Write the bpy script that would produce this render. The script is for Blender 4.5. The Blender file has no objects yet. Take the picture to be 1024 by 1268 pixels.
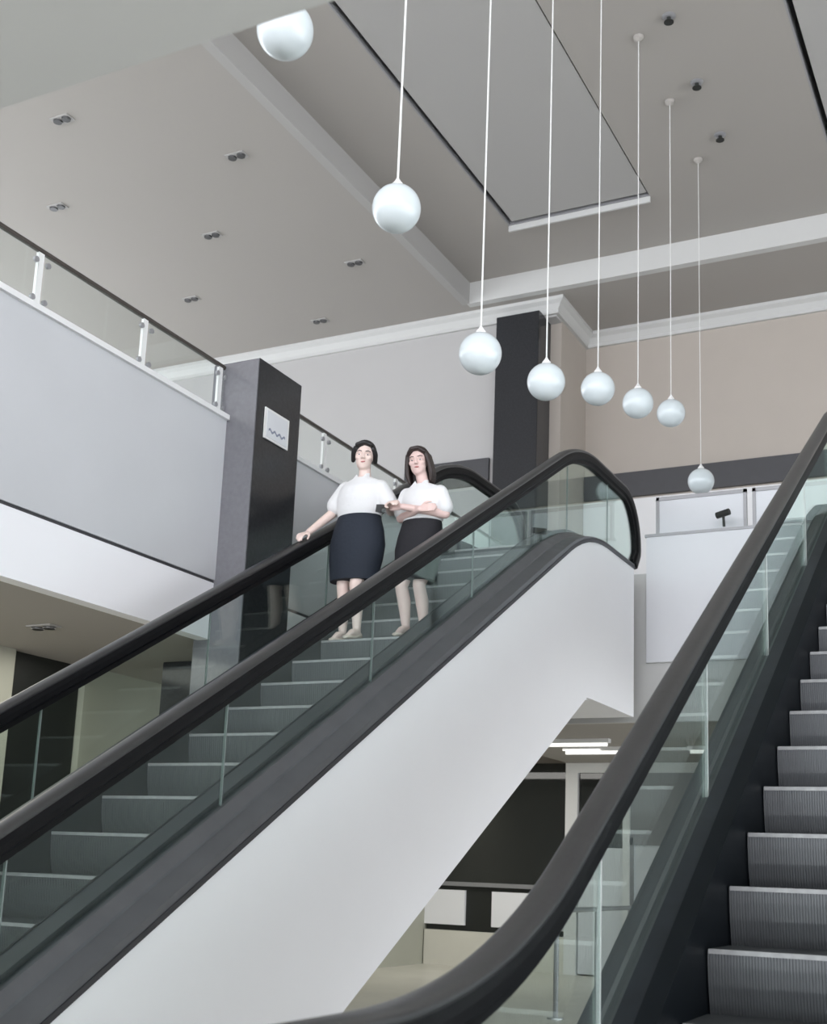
import bpy, bmesh, math, random
from mathutils import Vector, Matrix
from mathutils.bvhtree import BVHTree
random.seed(7)
C = bpy.context.scene.collection
R = math.radians

# ---------------------------------------------------------------- camera, world, exposure
scene = bpy.context.scene
cam_data = bpy.data.cameras.new('camera')
cam = bpy.data.objects.new('camera', cam_data); C.objects.link(cam)
RX = Vector((0.89176561, 0.4508025, 0.0391307))
RY = Vector((-0.44864954, 0.86961568, 0.20611203))
RZ = Vector((0.05888715, -0.20135959, 0.97774568))
m = Matrix.Identity(4)
for i in range(3):
    m[i][0] = RX[i]; m[i][1] = RZ[i]; m[i][2] = -RY[i]
cam.matrix_world = m
cam_data.sensor_fit = 'VERTICAL'; cam_data.sensor_height = 24
cam_data.lens = 24 * 1536.0 / 1268
cam_data.shift_y = (757.3 - 634) / 1268
cam_data.clip_start = 0.05; cam_data.clip_end = 200
cam_data.dof.use_dof = True; cam_data.dof.focus_distance = 8.5; cam_data.dof.aperture_fstop = 2.8
scene.camera = cam

world = bpy.data.worlds.new('daylight'); scene.world = world; world.use_nodes = True
bg = world.node_tree.nodes['Background']
bg.inputs[0].default_value = (0.92, 0.935, 1.0, 1); bg.inputs[1].default_value = 2.0
scene.view_settings.view_transform = 'Standard'; scene.view_settings.look = 'None'
scene.view_settings.gamma = 1; scene.view_settings.use_curve_mapping = False
scene.view_settings.exposure = 1.47

def area(name, loc, size, rot, energy, color, portal=False):
    d = bpy.data.lights.new(name, 'AREA'); d.shape = 'RECTANGLE'; d.size, d.size_y = size
    d.energy = energy; d.color = color
    if portal: d.cycles.is_portal = True
    o = bpy.data.objects.new(name, d); C.objects.link(o); o.location = loc; o.rotation_euler = rot
    return o
area('window_portal', (7.9, 6.5, 1.7), (21, 6.0), (0, R(90), R(0)), 1, (1, 1, 1), True).rotation_euler = (R(90), 0, R(90))
area('gallery_portal', (-15.9, 6.5, 5.7), (21, 3.4), (0, 0, 0), 1, (1, 1, 1), True).rotation_euler = (R(90), 0, R(-90))
area('front_portal', (-2.5, -3.9, 0.2), (20, 3.0), (R(90), 0, 0), 1, (1, 1, 1), True)

area('shop_fill_light', (-7.0, 15.2, 1.62), (4.0, 1.2), (0, 0, 0), 16, (1, 0.98, 0.93))  # unseen fill, added to brighten the floor under the slab
area('gallery_fill_light', (-7.5, 6.5, 1.85), (1.2, 5), (0, 0, 0), 18, (1, 0.97, 0.9))  # added fill with no fixture, lifts the space below the gallery
# ---------------------------------------------------------------- constants of the place
T30 = 0.5775
FL = -1.3          # ground floor
UP = 3.25          # upper floor
LC = 1.645         # underside of the upper slab
H1 = 8.3           # upper ceiling
H2 = 8.63          # raised middle of the upper ceiling

# ---------------------------------------------------------------- materials
def mat(name, col, rough=0.5, metal=0.0, var=0.04, scale=3.0, bump=0.0, bscale=60, spec=0.5, coat=0.0):
    M = bpy.data.materials.new(name); M.use_nodes = True
    nt = M.node_tree; b = nt.nodes['Principled BSDF']
    b.inputs['Roughness'].default_value = rough; b.inputs['Metallic'].default_value = metal
    b.inputs['Specular IOR Level'].default_value = spec
    b.inputs['Coat Weight'].default_value = coat
    tc = nt.nodes.new('ShaderNodeTexCoord')
    n = nt.nodes.new('ShaderNodeTexNoise'); n.inputs['Scale'].default_value = scale; n.inputs['Detail'].default_value = 4
    nt.links.new(tc.outputs['Object'], n.inputs['Vector'])
    mx = nt.nodes.new('ShaderNodeMix'); mx.data_type = 'RGBA'
    mx.inputs['A'].default_value = tuple(max(0, c * (1 - var)) for c in col) + (1,)
    mx.inputs['B'].default_value = tuple(min(1, c * (1 + var)) for c in col) + (1,)
    nt.links.new(n.outputs['Fac'], mx.inputs['Factor']); nt.links.new(mx.outputs['Result'], b.inputs['Base Color'])
    if bump:
        n2 = nt.nodes.new('ShaderNodeTexNoise'); n2.inputs['Scale'].default_value = bscale
        nt.links.new(tc.outputs['Object'], n2.inputs['Vector'])
        bp = nt.nodes.new('ShaderNodeBump'); bp.inputs['Strength'].default_value = bump; bp.inputs['Distance'].default_value = 0.01
        nt.links.new(n2.outputs['Fac'], bp.inputs['Height']); nt.links.new(bp.outputs['Normal'], b.inputs['Normal'])
    return M

def glass_mat(name, tint, rough=0.01, base=0.04):
    M = bpy.data.materials.new(name); M.use_nodes = True
    nt = M.node_tree; nt.nodes.remove(nt.nodes['Principled BSDF']); out = nt.nodes['Material Output']
    t = nt.nodes.new('ShaderNodeBsdfTransparent'); t.inputs[0].default_value = tint + (1,)
    g = nt.nodes.new('ShaderNodeBsdfGlossy'); g.inputs['Roughness'].default_value = rough
    g.inputs['Color'].default_value = (0.86, 0.97, 0.93, 1)
    lw = nt.nodes.new('ShaderNodeLayerWeight'); lw.inputs['Blend'].default_value = 0.5
    p = nt.nodes.new('ShaderNodeMath'); p.operation = 'POWER'; p.inputs[1].default_value = 5
    ma = nt.nodes.new('ShaderNodeMath'); ma.operation = 'MULTIPLY_ADD'; ma.inputs[1].default_value = 1 - base; ma.inputs[2].default_value = base
    nt.links.new(lw.outputs['Facing'], p.inputs[0]); nt.links.new(p.outputs[0], ma.inputs[0])
    mx = nt.nodes.new('ShaderNodeMixShader')
    nt.links.new(ma.outputs[0], mx.inputs[0]); nt.links.new(t.outputs[0], mx.inputs[1]); nt.links.new(g.outputs[0], mx.inputs[2])
    nt.links.new(mx.outputs[0], out.inputs['Surface'])
    return M

WHITE = mat('white_paint', (0.80, 0.80, 0.80), 0.55, var=0.03, scale=0.9)
FASCIA = mat('fascia_paint', (0.57, 0.57, 0.56), 0.6, var=0.03)
TRUSS = mat('white_cladding', (0.93, 0.93, 0.955), 0.45, var=0.035, scale=0.8)
PARAPET = mat('white_marble', (0.58, 0.59, 0.61), 0.35, var=0.07, scale=1.1)
WALLW = mat('pale_wall_paint', (0.45, 0.44, 0.432), 0.7, var=0.02)
WALLB = mat('beige_wall_paint', (0.45, 0.405, 0.358), 0.7, var=0.03)
CEIL = mat('ceiling_plaster', (0.37, 0.348, 0.320), 0.8, var=0.02, scale=0.6)
CEIL2 = mat('ceiling_plaster_grey', (0.40, 0.39, 0.375), 0.8, var=0.02, scale=0.6)
SOFFIT = mat('soffit_plaster', (0.43, 0.435, 0.425), 0.8, var=0.02, scale=0.6)
TRIMW = mat('white_moulding', (0.56, 0.56, 0.545), 0.6, var=0.01)
FLOORM = mat('tan_stone_floor', (0.72, 0.70, 0.62), 0.3, var=0.12, scale=1.5)
UPFLOOR = mat('pale_tile_floor', (0.72, 0.72, 0.70), 0.2, var=0.05, scale=1.5)
OLIVE = mat('olive_beige_wall', (0.42, 0.42, 0.35), 0.7, var=0.05)
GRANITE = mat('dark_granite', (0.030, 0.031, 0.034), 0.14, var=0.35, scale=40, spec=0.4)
GRANITE_REFL = mat('granite_reflection_tone', (0.17, 0.17, 0.185), 0.12, var=0.15, scale=30)  # granite with the white reflection of the pillar front put into its colour
BANDM = mat('charcoal_band', (0.055, 0.055, 0.06), 0.4, var=0.1, scale=8)
RUBBER = mat('black_rubber', (0.035, 0.035, 0.036), 0.30, var=0.25, scale=6, bump=0.05, bscale=20, spec=0.7)
GUIDE = mat('black_rail_guide', (0.008, 0.008, 0.009), 0.5, var=0.1, spec=0.12)
DECK = mat('brushed_grey_deck', (0.14, 0.145, 0.155), 0.38, metal=0.5, var=0.15, scale=5)
DECKEDGE = mat('dark_deck_edge', (0.03, 0.03, 0.035), 0.45, var=0.1)
SKIRT = mat('black_skirt', (0.018, 0.021, 0.027), 0.38, var=0.5, scale=7, spec=0.25)
SKIRTD = mat('matt_black_skirt', (0.007, 0.009, 0.012), 0.5, var=0.3, scale=7, spec=0.12)
STEPM = mat('grey_step_aluminium', (0.112, 0.117, 0.123), 0.42, metal=0.35, var=0.25, scale=4)
NOSE = mat('worn_step_edge', (0.33, 0.33, 0.33), 0.45, metal=0.4, var=0.35, scale=25)
STEEL = mat('stainless_steel', (0.55, 0.56, 0.57), 0.3, metal=0.9, var=0.05)
WHSTEEL = mat('white_steel', (0.80, 0.80, 0.79), 0.35, var=0.02)
RAILM = mat('dark_bronze_rail', (0.085, 0.072, 0.065), 0.35, metal=0.4, var=0.1)
BLACK = mat('black_glass', (0.012, 0.014, 0.014), 0.03, var=0.2, spec=0.9)
BLACKM = mat('black_matt', (0.012, 0.014, 0.012), 0.5, var=0.2)
GLOBE = mat('opal_glass', (0.63, 0.69, 0.71), 0.25, var=0.01, coat=0.3)
LAMP = mat('lit_lamp', (0.9, 0.9, 0.9), 0.4)
LAMP.node_tree.nodes['Principled BSDF'].inputs['Emission Color'].default_value = (1, 0.98, 0.94, 1)
LAMP.node_tree.nodes['Principled BSDF'].inputs['Emission Strength'].default_value = 0.3
CORD = mat('white_cord', (0.70, 0.70, 0.68), 0.5, var=0.01)
PAPER = mat('paper', (0.72, 0.73, 0.76), 0.6, var=0.02)
INK = mat('blue_grey_ink', (0.22, 0.24, 0.32), 0.6, var=0.1)
LENS = mat('dark_lamp_lens', (0.05, 0.05, 0.05), 0.3, var=0.1)
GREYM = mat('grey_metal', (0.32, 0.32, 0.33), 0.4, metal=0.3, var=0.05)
GLASS = glass_mat('green_tinted_glass', (0.90, 0.95, 0.935))
CGLASS = glass_mat('clear_glass', (0.97, 0.985, 0.98))
SEAL = mat('grey_green_seal', (0.22, 0.26, 0.25), 0.4, var=0.05)
SKIN = mat('skin', (0.78, 0.62, 0.56), 0.5, var=0.03, scale=8)
SKIN2 = mat('rosy_skin', (0.72, 0.53, 0.49), 0.5, var=0.03, scale=8)
BLOUSE = mat('white_blouse_cotton', (0.74, 0.745, 0.75), 0.8, var=0.02, bump=0.3, bscale=30)
NAVY = mat('navy_skirt_cloth', (0.012, 0.018, 0.030), 0.8, var=0.15, bump=0.2, bscale=40)
BLKCLOTH = mat('black_skirt_cloth', (0.012, 0.012, 0.016), 0.8, var=0.15, bump=0.2, bscale=40)
HAIRB = mat('black_hair', (0.010, 0.009, 0.009), 0.45, var=0.3, scale=40)
HAIRD = mat('dark_brown_hair', (0.030, 0.020, 0.018), 0.45, var=0.3, scale=40)
SHOE = mat('beige_shoe_leather', (0.62, 0.52, 0.44), 0.4, var=0.05)
SHOEB = mat('brown_shoe_leather', (0.16, 0.12, 0.06), 0.4, var=0.05)
LIP = mat('lips', (0.45, 0.16, 0.15), 0.5)
EYEW = mat('eye_white', (0.8, 0.8, 0.8), 0.3)

# ---------------------------------------------------------------- helpers
def obj(name, bm, material, parent=None, smooth=False, bevel=0):
    me = bpy.data.meshes.new(name)
    if bevel:
        bmesh.ops.bevel(bm, geom=[e for e in bm.edges if e.calc_face_angle(0) > 0.5], offset=bevel, segments=2, affect='EDGES', profile=0.5)
    bmesh.ops.recalc_face_normals(bm, faces=bm.faces)
    bm.to_mesh(me); bm.free()
    if smooth:
        for p in me.polygons: p.use_smooth = True
        me.set_sharp_from_angle(angle=R(50))
    me.materials.append(material)
    o = bpy.data.objects.new(name, me); C.objects.link(o)
    if parent: o.parent = parent
    return o

def thing(name, label, cat, loc=(0, 0, 0), rotz=0, group=None):
    o = bpy.data.objects.new(name, None); C.objects.link(o); o.empty_display_size = 0.1
    o.location = loc; o.rotation_euler = (0, 0, rotz); o['label'] = label; o['category'] = cat
    if group: o['group'] = group
    return o

def tag(o, label, cat, group=None):
    o['label'] = label; o['category'] = cat
    if group: o['group'] = group
    return o

def struct(name, bm, material, **k):
    o = obj(name, bm, material, **k); o['kind'] = 'structure'; return o

def box(bm, x0, x1, y0, y1, z0, z1):
    v = [bm.verts.new(p) for p in ((x0, y0, z0), (x1, y0, z0), (x1, y1, z0), (x0, y1, z0), (x0, y0, z1), (x1, y0, z1), (x1, y1, z1), (x0, y1, z1))]
    for f in ((0, 1, 2, 3), (4, 5, 6, 7), (0, 1, 5, 4), (1, 2, 6, 5), (2, 3, 7, 6), (3, 0, 4, 7)):
        bm.faces.new([v[i] for i in f])
    return bm

def bx(*a):
    return box(bmesh.new(), *a)

def prism_yz(poly, x0, x1, bm=None):
    bm = bm or bmesh.new()
    a = [bm.verts.new((x0, y, z)) for y, z in poly]; b = [bm.verts.new((x1, y, z)) for y, z in poly]
    bm.faces.new(a); bm.faces.new(b[::-1]); n = len(poly)
    for i in range(n):
        bm.faces.new((a[i], a[(i + 1) % n], b[(i + 1) % n], b[i]))
    return bm

def strip_prism(top, bot, x0, x1, bm=None):
    """solid between two polylines (same count) in the yz plane, thick from x0 to x1"""
    bm = bm or bmesh.new()
    L = [[bm.verts.new((x, y, z)) for y, z in pl] for x in (x0, x1) for pl in (top, bot)]
    n = len(top)
    for i in range(n - 1):
        bm.faces.new((L[0][i], L[0][i + 1], L[1][i + 1], L[1][i]))
        bm.faces.new((L[2][i], L[2][i + 1], L[3][i + 1], L[3][i]))
        bm.faces.new((L[0][i], L[0][i + 1], L[2][i + 1], L[2][i]))
        bm.faces.new((L[1][i], L[1][i + 1], L[3][i + 1], L[3][i]))
    for i in (0, n - 1):
        bm.faces.new((L[0][i], L[1][i], L[3][i], L[2][i]))
    return bm

def sweep_path(path, profile, bm=None):
    """path in (y,z); profile list of (x, n) with n along the path's normal; closed profile"""
    bm = bm or bmesh.new(); rings = []
    for i, (y, z) in enumerate(path):
        a = path[max(0, i - 1)]; b = path[min(len(path) - 1, i + 1)]
        t = Vector((b[0] - a[0], b[1] - a[1])).normalized(); nrm = Vector((-t.y, t.x))
        rings.append([bm.verts.new((px, y + nrm.x * pn, z + nrm.y * pn)) for px, pn in profile])
    n = len(profile)
    for i in range(len(rings) - 1):
        for j in range(n):
            bm.faces.new((rings[i][j], rings[i][(j + 1) % n], rings[i + 1][(j + 1) % n], rings[i + 1][j]))
    bm.faces.new(rings[0]); bm.faces.new(rings[-1][::-1])
    return bm

def tube(p0, p1, r, bm=None, seg=12, r1=None):
    bm = bm or bmesh.new(); p0, p1 = Vector(p0), Vector(p1); d = (p1 - p0).normalized()
    u = d.orthogonal().normalized(); v = d.cross(u); r1 = r if r1 is None else r1
    A = []; B = []
    for i in range(seg):
        a = 2 * math.pi * i / seg; w = u * math.cos(a) + v * math.sin(a)
        A.append(bm.verts.new(p0 + w * r)); B.append(bm.verts.new(p1 + w * r1))
    for i in range(seg):
        bm.faces.new((A[i], A[(i + 1) % seg], B[(i + 1) % seg], B[i]))
    bm.faces.new(A[::-1]); bm.faces.new(B)
    return bm

def ball(bm, c, r, sub=3, scale=(1, 1, 1), rot=None):
    M = Matrix.Translation(c) @ (rot or Matrix.Identity(4)) @ Matrix.Diagonal((r * scale[0], r * scale[1], r * scale[2], 1))
    bmesh.ops.create_icosphere(bm, subdivisions=sub, radius=1, matrix=M)
    return bm

def fillet(points, radii, seg=14):
    out = [points[0]]
    for i in range(1, len(points) - 1):
        p = Vector(points[i]); a = (Vector(points[i - 1]) - p).normalized(); b = (Vector(points[i + 1]) - p).normalized()
        ang = a.angle(b); r = radii[i - 1]
        if r <= 0 or ang > math.pi - 1e-3: out.append(tuple(p)); continue
        tl = r / math.tan(ang / 2); c = p + (a + b).normalized() * (r / math.sin(ang / 2))
        s = p + a * tl - c; e = p + b * tl - c; tot = s.angle_signed(e)
        for k in range(seg + 1):
            t = tot * k / seg
            w = Vector((s.x * math.cos(-t) - s.y * math.sin(-t), s.x * math.sin(-t) + s.y * math.cos(-t)))
            out.append(tuple(c + w))
    out.append(points[-1])
    return [(p[0], p[1]) for p in out]

def interp(path, y):
    for a, b in zip(path, path[1:]):
        if a[0] <= y <= b[0] and b[0] > a[0]:
            return a[1] + (b[1] - a[1]) * (y - a[0]) / (b[0] - a[0])
    return path[0][1] if y < path[0][0] else path[-1][1]

# ---------------------------------------------------------------- the room
# ground floor and upper slabs
struct('floor', bx(-16, 8, -4, 17.3, FL - 0.2, FL), FLOORM)
struct('ceiling', bx(-6.2, 8, -4, 1.78, LC, UP - 0.15), SOFFIT)          # slab edge over the viewer
struct('ceiling', bx(-6.2, 8, 12.72, 17.2, LC, UP - 0.15), CEIL)           # slab behind the escalators
struct('ceiling', bx(-16, -6.24, -4, 17.2, 1.87, UP - 0.15), CEIL)       # slab of the left gallery
struct('floor', bx(-6.2, 8, -4, 1.78, UP - 0.15, UP), UPFLOOR)
struct('floor', bx(-6.2, 8, 12.72, 17.2, UP - 0.15, UP), UPFLOOR)
struct('floor', bx(-16, -6.24, -4, 17.2, UP - 0.15, UP), UPFLOOR)
# walls
struct('wall_back', bx(-16, 8, 17.2, 17.4, FL, H1 + 0.6), WALLB)
struct('wall_left', box(bx(-16.2, -16, -4, 17.4, UP, 4.0), -16.2, -16, -4, 17.4, 7.4, H1 + 0.6), WALLW)
window = thing('window_2', '', ''); window['kind'] = 'structure'
for k in ('label', 'category'): del window[k]
wf = bmesh.new()
for y in [-4 + 2.1 * i for i in range(11)]: box(wf, -16.1, -15.98, y - 0.04, y + 0.04, 4.0, 7.4)
obj('window_frame', wf, GREYM, window)
obj('window_pane', bx(-16.08, -16.065, -4, 17.2, 4.0, 7.4), CGLASS, window)
struct('wall_middle', bx(-16, -6.86, 15.86, 16.1, UP, H1), WALLW)
struct('wall_middle', bx(-6.86, -6.03, 16.1, 17.2, UP, H1), WALLB)
struct('wall_header', bx(-6.87, -6.03, 15.86, 16.1, 8.05, H1), WALLW)
w = bx(-8.6, -8.4, -4, 8.35, FL, 1.87); box(w, -8.6, -8.4, 9.3, 17.2, FL, 1.87)
struct('wall_gallery', w, OLIVE)
# window wall on the right, open to daylight: mullions only with panes
wf = bmesh.new()
for y in [-4 + 2.1 * i for i in range(11)]: box(wf, 7.96, 8.1, y - 0.04, y + 0.04, FL, 4.7)
for z in (FL, 1.7, 3.2, 4.6): box(wf, 7.96, 8.1, -4, 17.2, z, z + 0.1)
window = thing('window_1', '', ''); window['kind'] = 'structure'
for k in ('label', 'category'): del window[k]
obj('window_frame', wf, GREYM, window)
obj('window_pane', bx(8.02, 8.035, -4, 17.2, FL, 4.7), CGLASS, window)
struct('wall_right', bx(8.0, 8.2, -4, 17.2, 4.7, H2 + 0.5), WALLW)

# ceilings of the hall
EX = -7.27; BY = 15.48
struct('ceiling', bx(-16, EX, -4, 17.2, H1, H1 + 0.1), CEIL)
struct('ceiling', bx(EX, 8, BY, 17.2, H1, H1 + 0.1), CEIL)
struct('trim_1', bx(EX - 0.02, 8, BY - 0.02, BY + 0.1, H1 - 0.006, H2 + 0.02), TRIMW)          # step of the ceiling towards the back wall
struct('trim_2', bx(EX - 0.1, EX + 0.02, -4, BY, H1 - 0.004, H2 + 0.02), CEIL2)
# raised field with two long trays: strips between the openings
TX0, TX1, TY = -6.09, -4.13, 14.16
SX0, SX1 = -1.9, 0.1
cb = bmesh.new()
box(cb, EX, TX0, -4, BY, H2, H2 + 0.5); box(cb, TX0, TX1, TY, BY, H2, H2 + 0.5)
box(cb, TX1, SX0, -4, BY, H2, H2 + 0.5); box(cb, SX0, SX1, TY, BY, H2, H2 + 0.5); box(cb, SX1, 8, -4, BY, H2, H2 + 0.5)
struct('ceiling', cb, CEIL)
for i, (a, b) in enumerate(((TX0, TX1), (SX0, SX1))):
    struct('ceiling', bx(a + 0.08, b - 0.02, -4, TY - 0.08, H2 + 0.012, H2 + 0.07), CEIL2)   # floating tray panel
    struct('ceiling', bx(a, b, -4, TY, H2 + 0.5, H2 + 0.55), CEIL2)
    gap_shade = bx(a - 0.001, a + 0.02, -4, TY, H2 + 0.001, H2 + 0.5); box(gap_shade, a, b, TY - 0.02, TY + 0.001, H2 + 0.001, H2 + 0.5)  # dark side strips stand in for the shadow in the tray gap
    struct('trim_%d' % (11 + i), gap_shade, GREYM)
    s = bx(a - 0.0, b, TY - 0.0, TY + 0.03, H2 - 0.08, H2 + 0.02); struct('trim_%d' % (3 + i), s, TRIMW)
# cove moulding under the ceiling along the walls
def cove(name, pts, m):
    bm = bmesh.new()
    prof = ((0, 0), (0.16, 0), (0.16, -0.05), (0.10, -0.09), (0.05, -0.17), (0.05, -0.22), (0, -0.22))
    rings = []
    for (x, y, nx, ny) in pts:
        rings.append([bm.verts.new((x + nx * u, y + ny * u, H1 - 0.002 + v)) for u, v in prof])
    for a, b in zip(rings, rings[1:]):
        for j in range(len(prof)):
            k = (j + 1) % len(prof); bm.faces.new((a[j], a[k], b[k], b[j]))
    bm.faces.new(rings[0]); bm.faces.new(rings[-1][::-1])
    return struct(name, bm, m)
cove('trim_5', [(-16, 15.86, 0, -1), (-6.03, 15.86, 1, -1), (-6.03, 17.2, 1, -1), (8, 17.2, 0, -1)], TRIMW)
# dark bands on the walls
struct('trim_6', bx(-8.4, -7.02, 15.80, 15.858, 5.58, 5.98), BANDM)
struct('trim_7', bx(-6.02, 8, 17.14, 17.198, 5.60, 5.98), BANDM)
# white storefront wall below the dark band of the back wall
struct('trim_8', bx(-6.02, 8, 17.12, 17.198, UP, 5.55), WHITE)

# left gallery parapet
pp = bmesh.new()
box(pp, -6.34, -6.2, -4, 8.34, 2.36, 3.79); box(pp, -6.34, -6.2, 9.0, 15.86, 2.36, 3.79)
struct('wall_parapet', pp, PARAPET)
pp = bmesh.new(); box(pp, -6.34, -6.21, -4, 12.72, 1.85, 2.335)
struct('wall_parapet', pp, TRUSS)
struct('trim_9', bx(-6.33, -6.215, -4, 12.72, 2.335, 2.36), BANDM)
pp = bmesh.new(); box(pp, -6.37, -6.17, -4, 8.34, 3.79, 3.835); box(pp, -6.37, -6.17, 9.0, 15.86, 3.79, 3.835)
struct('trim_10', pp, GREYM if False else WHITE, bevel=0.008)

# fascia of the upper slab between and beside the escalators
struct('wall_fascia', bx(-6.2, 8, 12.66, 12.72, LC, UP), FASCIA)

# ---------------------------------------------------------------- pillars
def pillar(label, x0, x1, y0, y1, z0, z1):
    t = thing('granite_pillar', label, 'pillar', ((x0 + x1) / 2, (y0 + y1) / 2, z0))
    cx, cy = (x0 + x1) / 2, (y0 + y1) / 2
    obj('pillar_body', bx(x0 - cx, x1 - cx, y0 - cy, y1 - cy, 0, z1 - z0), GRANITE, t, bevel=0.006)
    # front face slab; the short pillar's is coloured lighter to stand for reflected white
    obj('front_slab', bx(x0 - cx + .004, x1 - cx - .004, y0 - cy - 0.012, y0 - cy, 0.01, z1 - z0 - 0.01), GRANITE_REFL if 4 < z1 < 5 else GRANITE, t)
    return t
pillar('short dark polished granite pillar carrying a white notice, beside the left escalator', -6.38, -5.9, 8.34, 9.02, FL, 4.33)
pillar('tall black granite pillar in the wall corner behind the pendant globes', -6.87, -6.2, 15.62, 16.1, UP, 8.07)
pillar('wide black pillar under the left gallery, beneath the white parapet', -7.45, -6.42, 9.3, 9.9, FL, 1.87)

# notice on the short pillar
n = thing('notice_board', 'small white notice stuck on the dark granite pillar', 'sign', (-5.895, 8.64, 3.78))
obj('frame', bx(0, 0.012, -0.19, 0.19, -0.14, 0.14), WHSTEEL, n, bevel=0.003)
obj('paper', bx(0.012, 0.015, -0.165, 0.165, -0.12, 0.12), PAPER, n)
wv = [( -0.13 + 0.26 * i / 24, -0.055 + 0.012 * math.sin(i * 0.9)) for i in range(25)]
obj('printed_mark', strip_prism([(y, z + 0.012) for y, z in wv], [(y, z - 0.008) for y, z in wv], 0.0145, 0.0165), INK, n)

# ---------------------------------------------------------------- glass guard on the gallery parapet
def guard(label, ys, y_end0, y_end1):
    g = thing('glass_railing', label, 'railing', (-6.27, y_end0, 3.835))
    L = lambda y: y - y_end0
    obj('top_rail', tube((0, 0, 0.455), (0, L(y_end1), 0.455), 0.022), RAILM, g, smooth=True)
    e = [y_end0] + ys + [y_end1]
    for y in ys:
        p = bx(-0.012, 0.012, L(y) - 0.028, L(y) + 0.028, 0, 0.44)
        po = obj('post', p, WHSTEEL, g, bevel=0.003)
        for dy in (-0.06, 0.06):
            for z in (0.07, 0.36):
                obj('clamp', tube((0.012, L(y) + dy, z), (0.034, L(y) + dy, z), 0.022, seg=14), GREYM, po)
                
    for a, b in zip(e, e[1:]):
        obj('glass_panel', bx(0.016, 0.026, L(a) + 0.035, L(b) - 0.035, 0.03, 0.43), CGLASS, g)
    return g
guard('glass railing with white posts and dark rail on the left white parapet', [1.4, 2.55, 3.7, 4.88, 6.06, 7.24, 8.27], -3.9, 8.33)
guard('stretch of glass railing behind the short pillar and the two women', [10.05, 11.6, 13.2], 9.03, 15.8)

# ---------------------------------------------------------------- escalators
def teeth_profile(x0, x1, n, depth):
    pts = []
    w = (x1 - x0) / n
    for i in range(n):
        x = x0 + i * w
        pts += [(x, 0), (x + w * 0.55, 0), (x + w * 0.6, depth), (x + w * 0.95, depth)]
    pts.append((x1, 0))
    return pts

def step_mesh(W):
    """one escalator step: grooved riser (front) and grooved tread; nosing edge at the origin"""
    bm = bmesh.new()
    pf = teeth_profile(0, W, 90, 0.005)
    rows = []
    # section running up the riser, over the edge and back along the tread
    sec = [(0.045, -0.26), (0.026, -0.20), (0.010, -0.13), (0.002, -0.06), (0.0, -0.004), (0.006, 0.0), (0.2, 0.0), (0.40, 0.0)]
    for j, (y, z) in enumerate(sec):
        row = []
        for x, d in pf:
            if j < 4: row.append(bm.verts.new((x, y + d, z)))
            elif j == 4: row.append(bm.verts.new((x, y + d, z - d * 0.5)))
            else: row.append(bm.verts.new((x, y + (d if j == 5 else 0), z - d)))
        rows.append(row)
    for a, b in zip(rows, rows[1:]):
        for i in range(len(pf) - 1): bm.faces.new((a[i], a[i + 1], b[i + 1], b[i]))
    # underside and ends
    A = [bm.verts.new((0, y + 0.012, z - 0.02)) for y, z in sec]; B = [bm.verts.new((W, y + 0.012, z - 0.02)) for y, z in sec]
    for i in range(len(sec) - 1):
        bm.faces.new((A[i], A[i + 1], B[i + 1], B[i]))
        bm.faces.new((rows[i][0], rows[i + 1][0], A[i + 1], A[i])); bm.faces.new((rows[i][-1], rows[i + 1][-1], B[i + 1], B[i]))
    return bm

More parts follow.
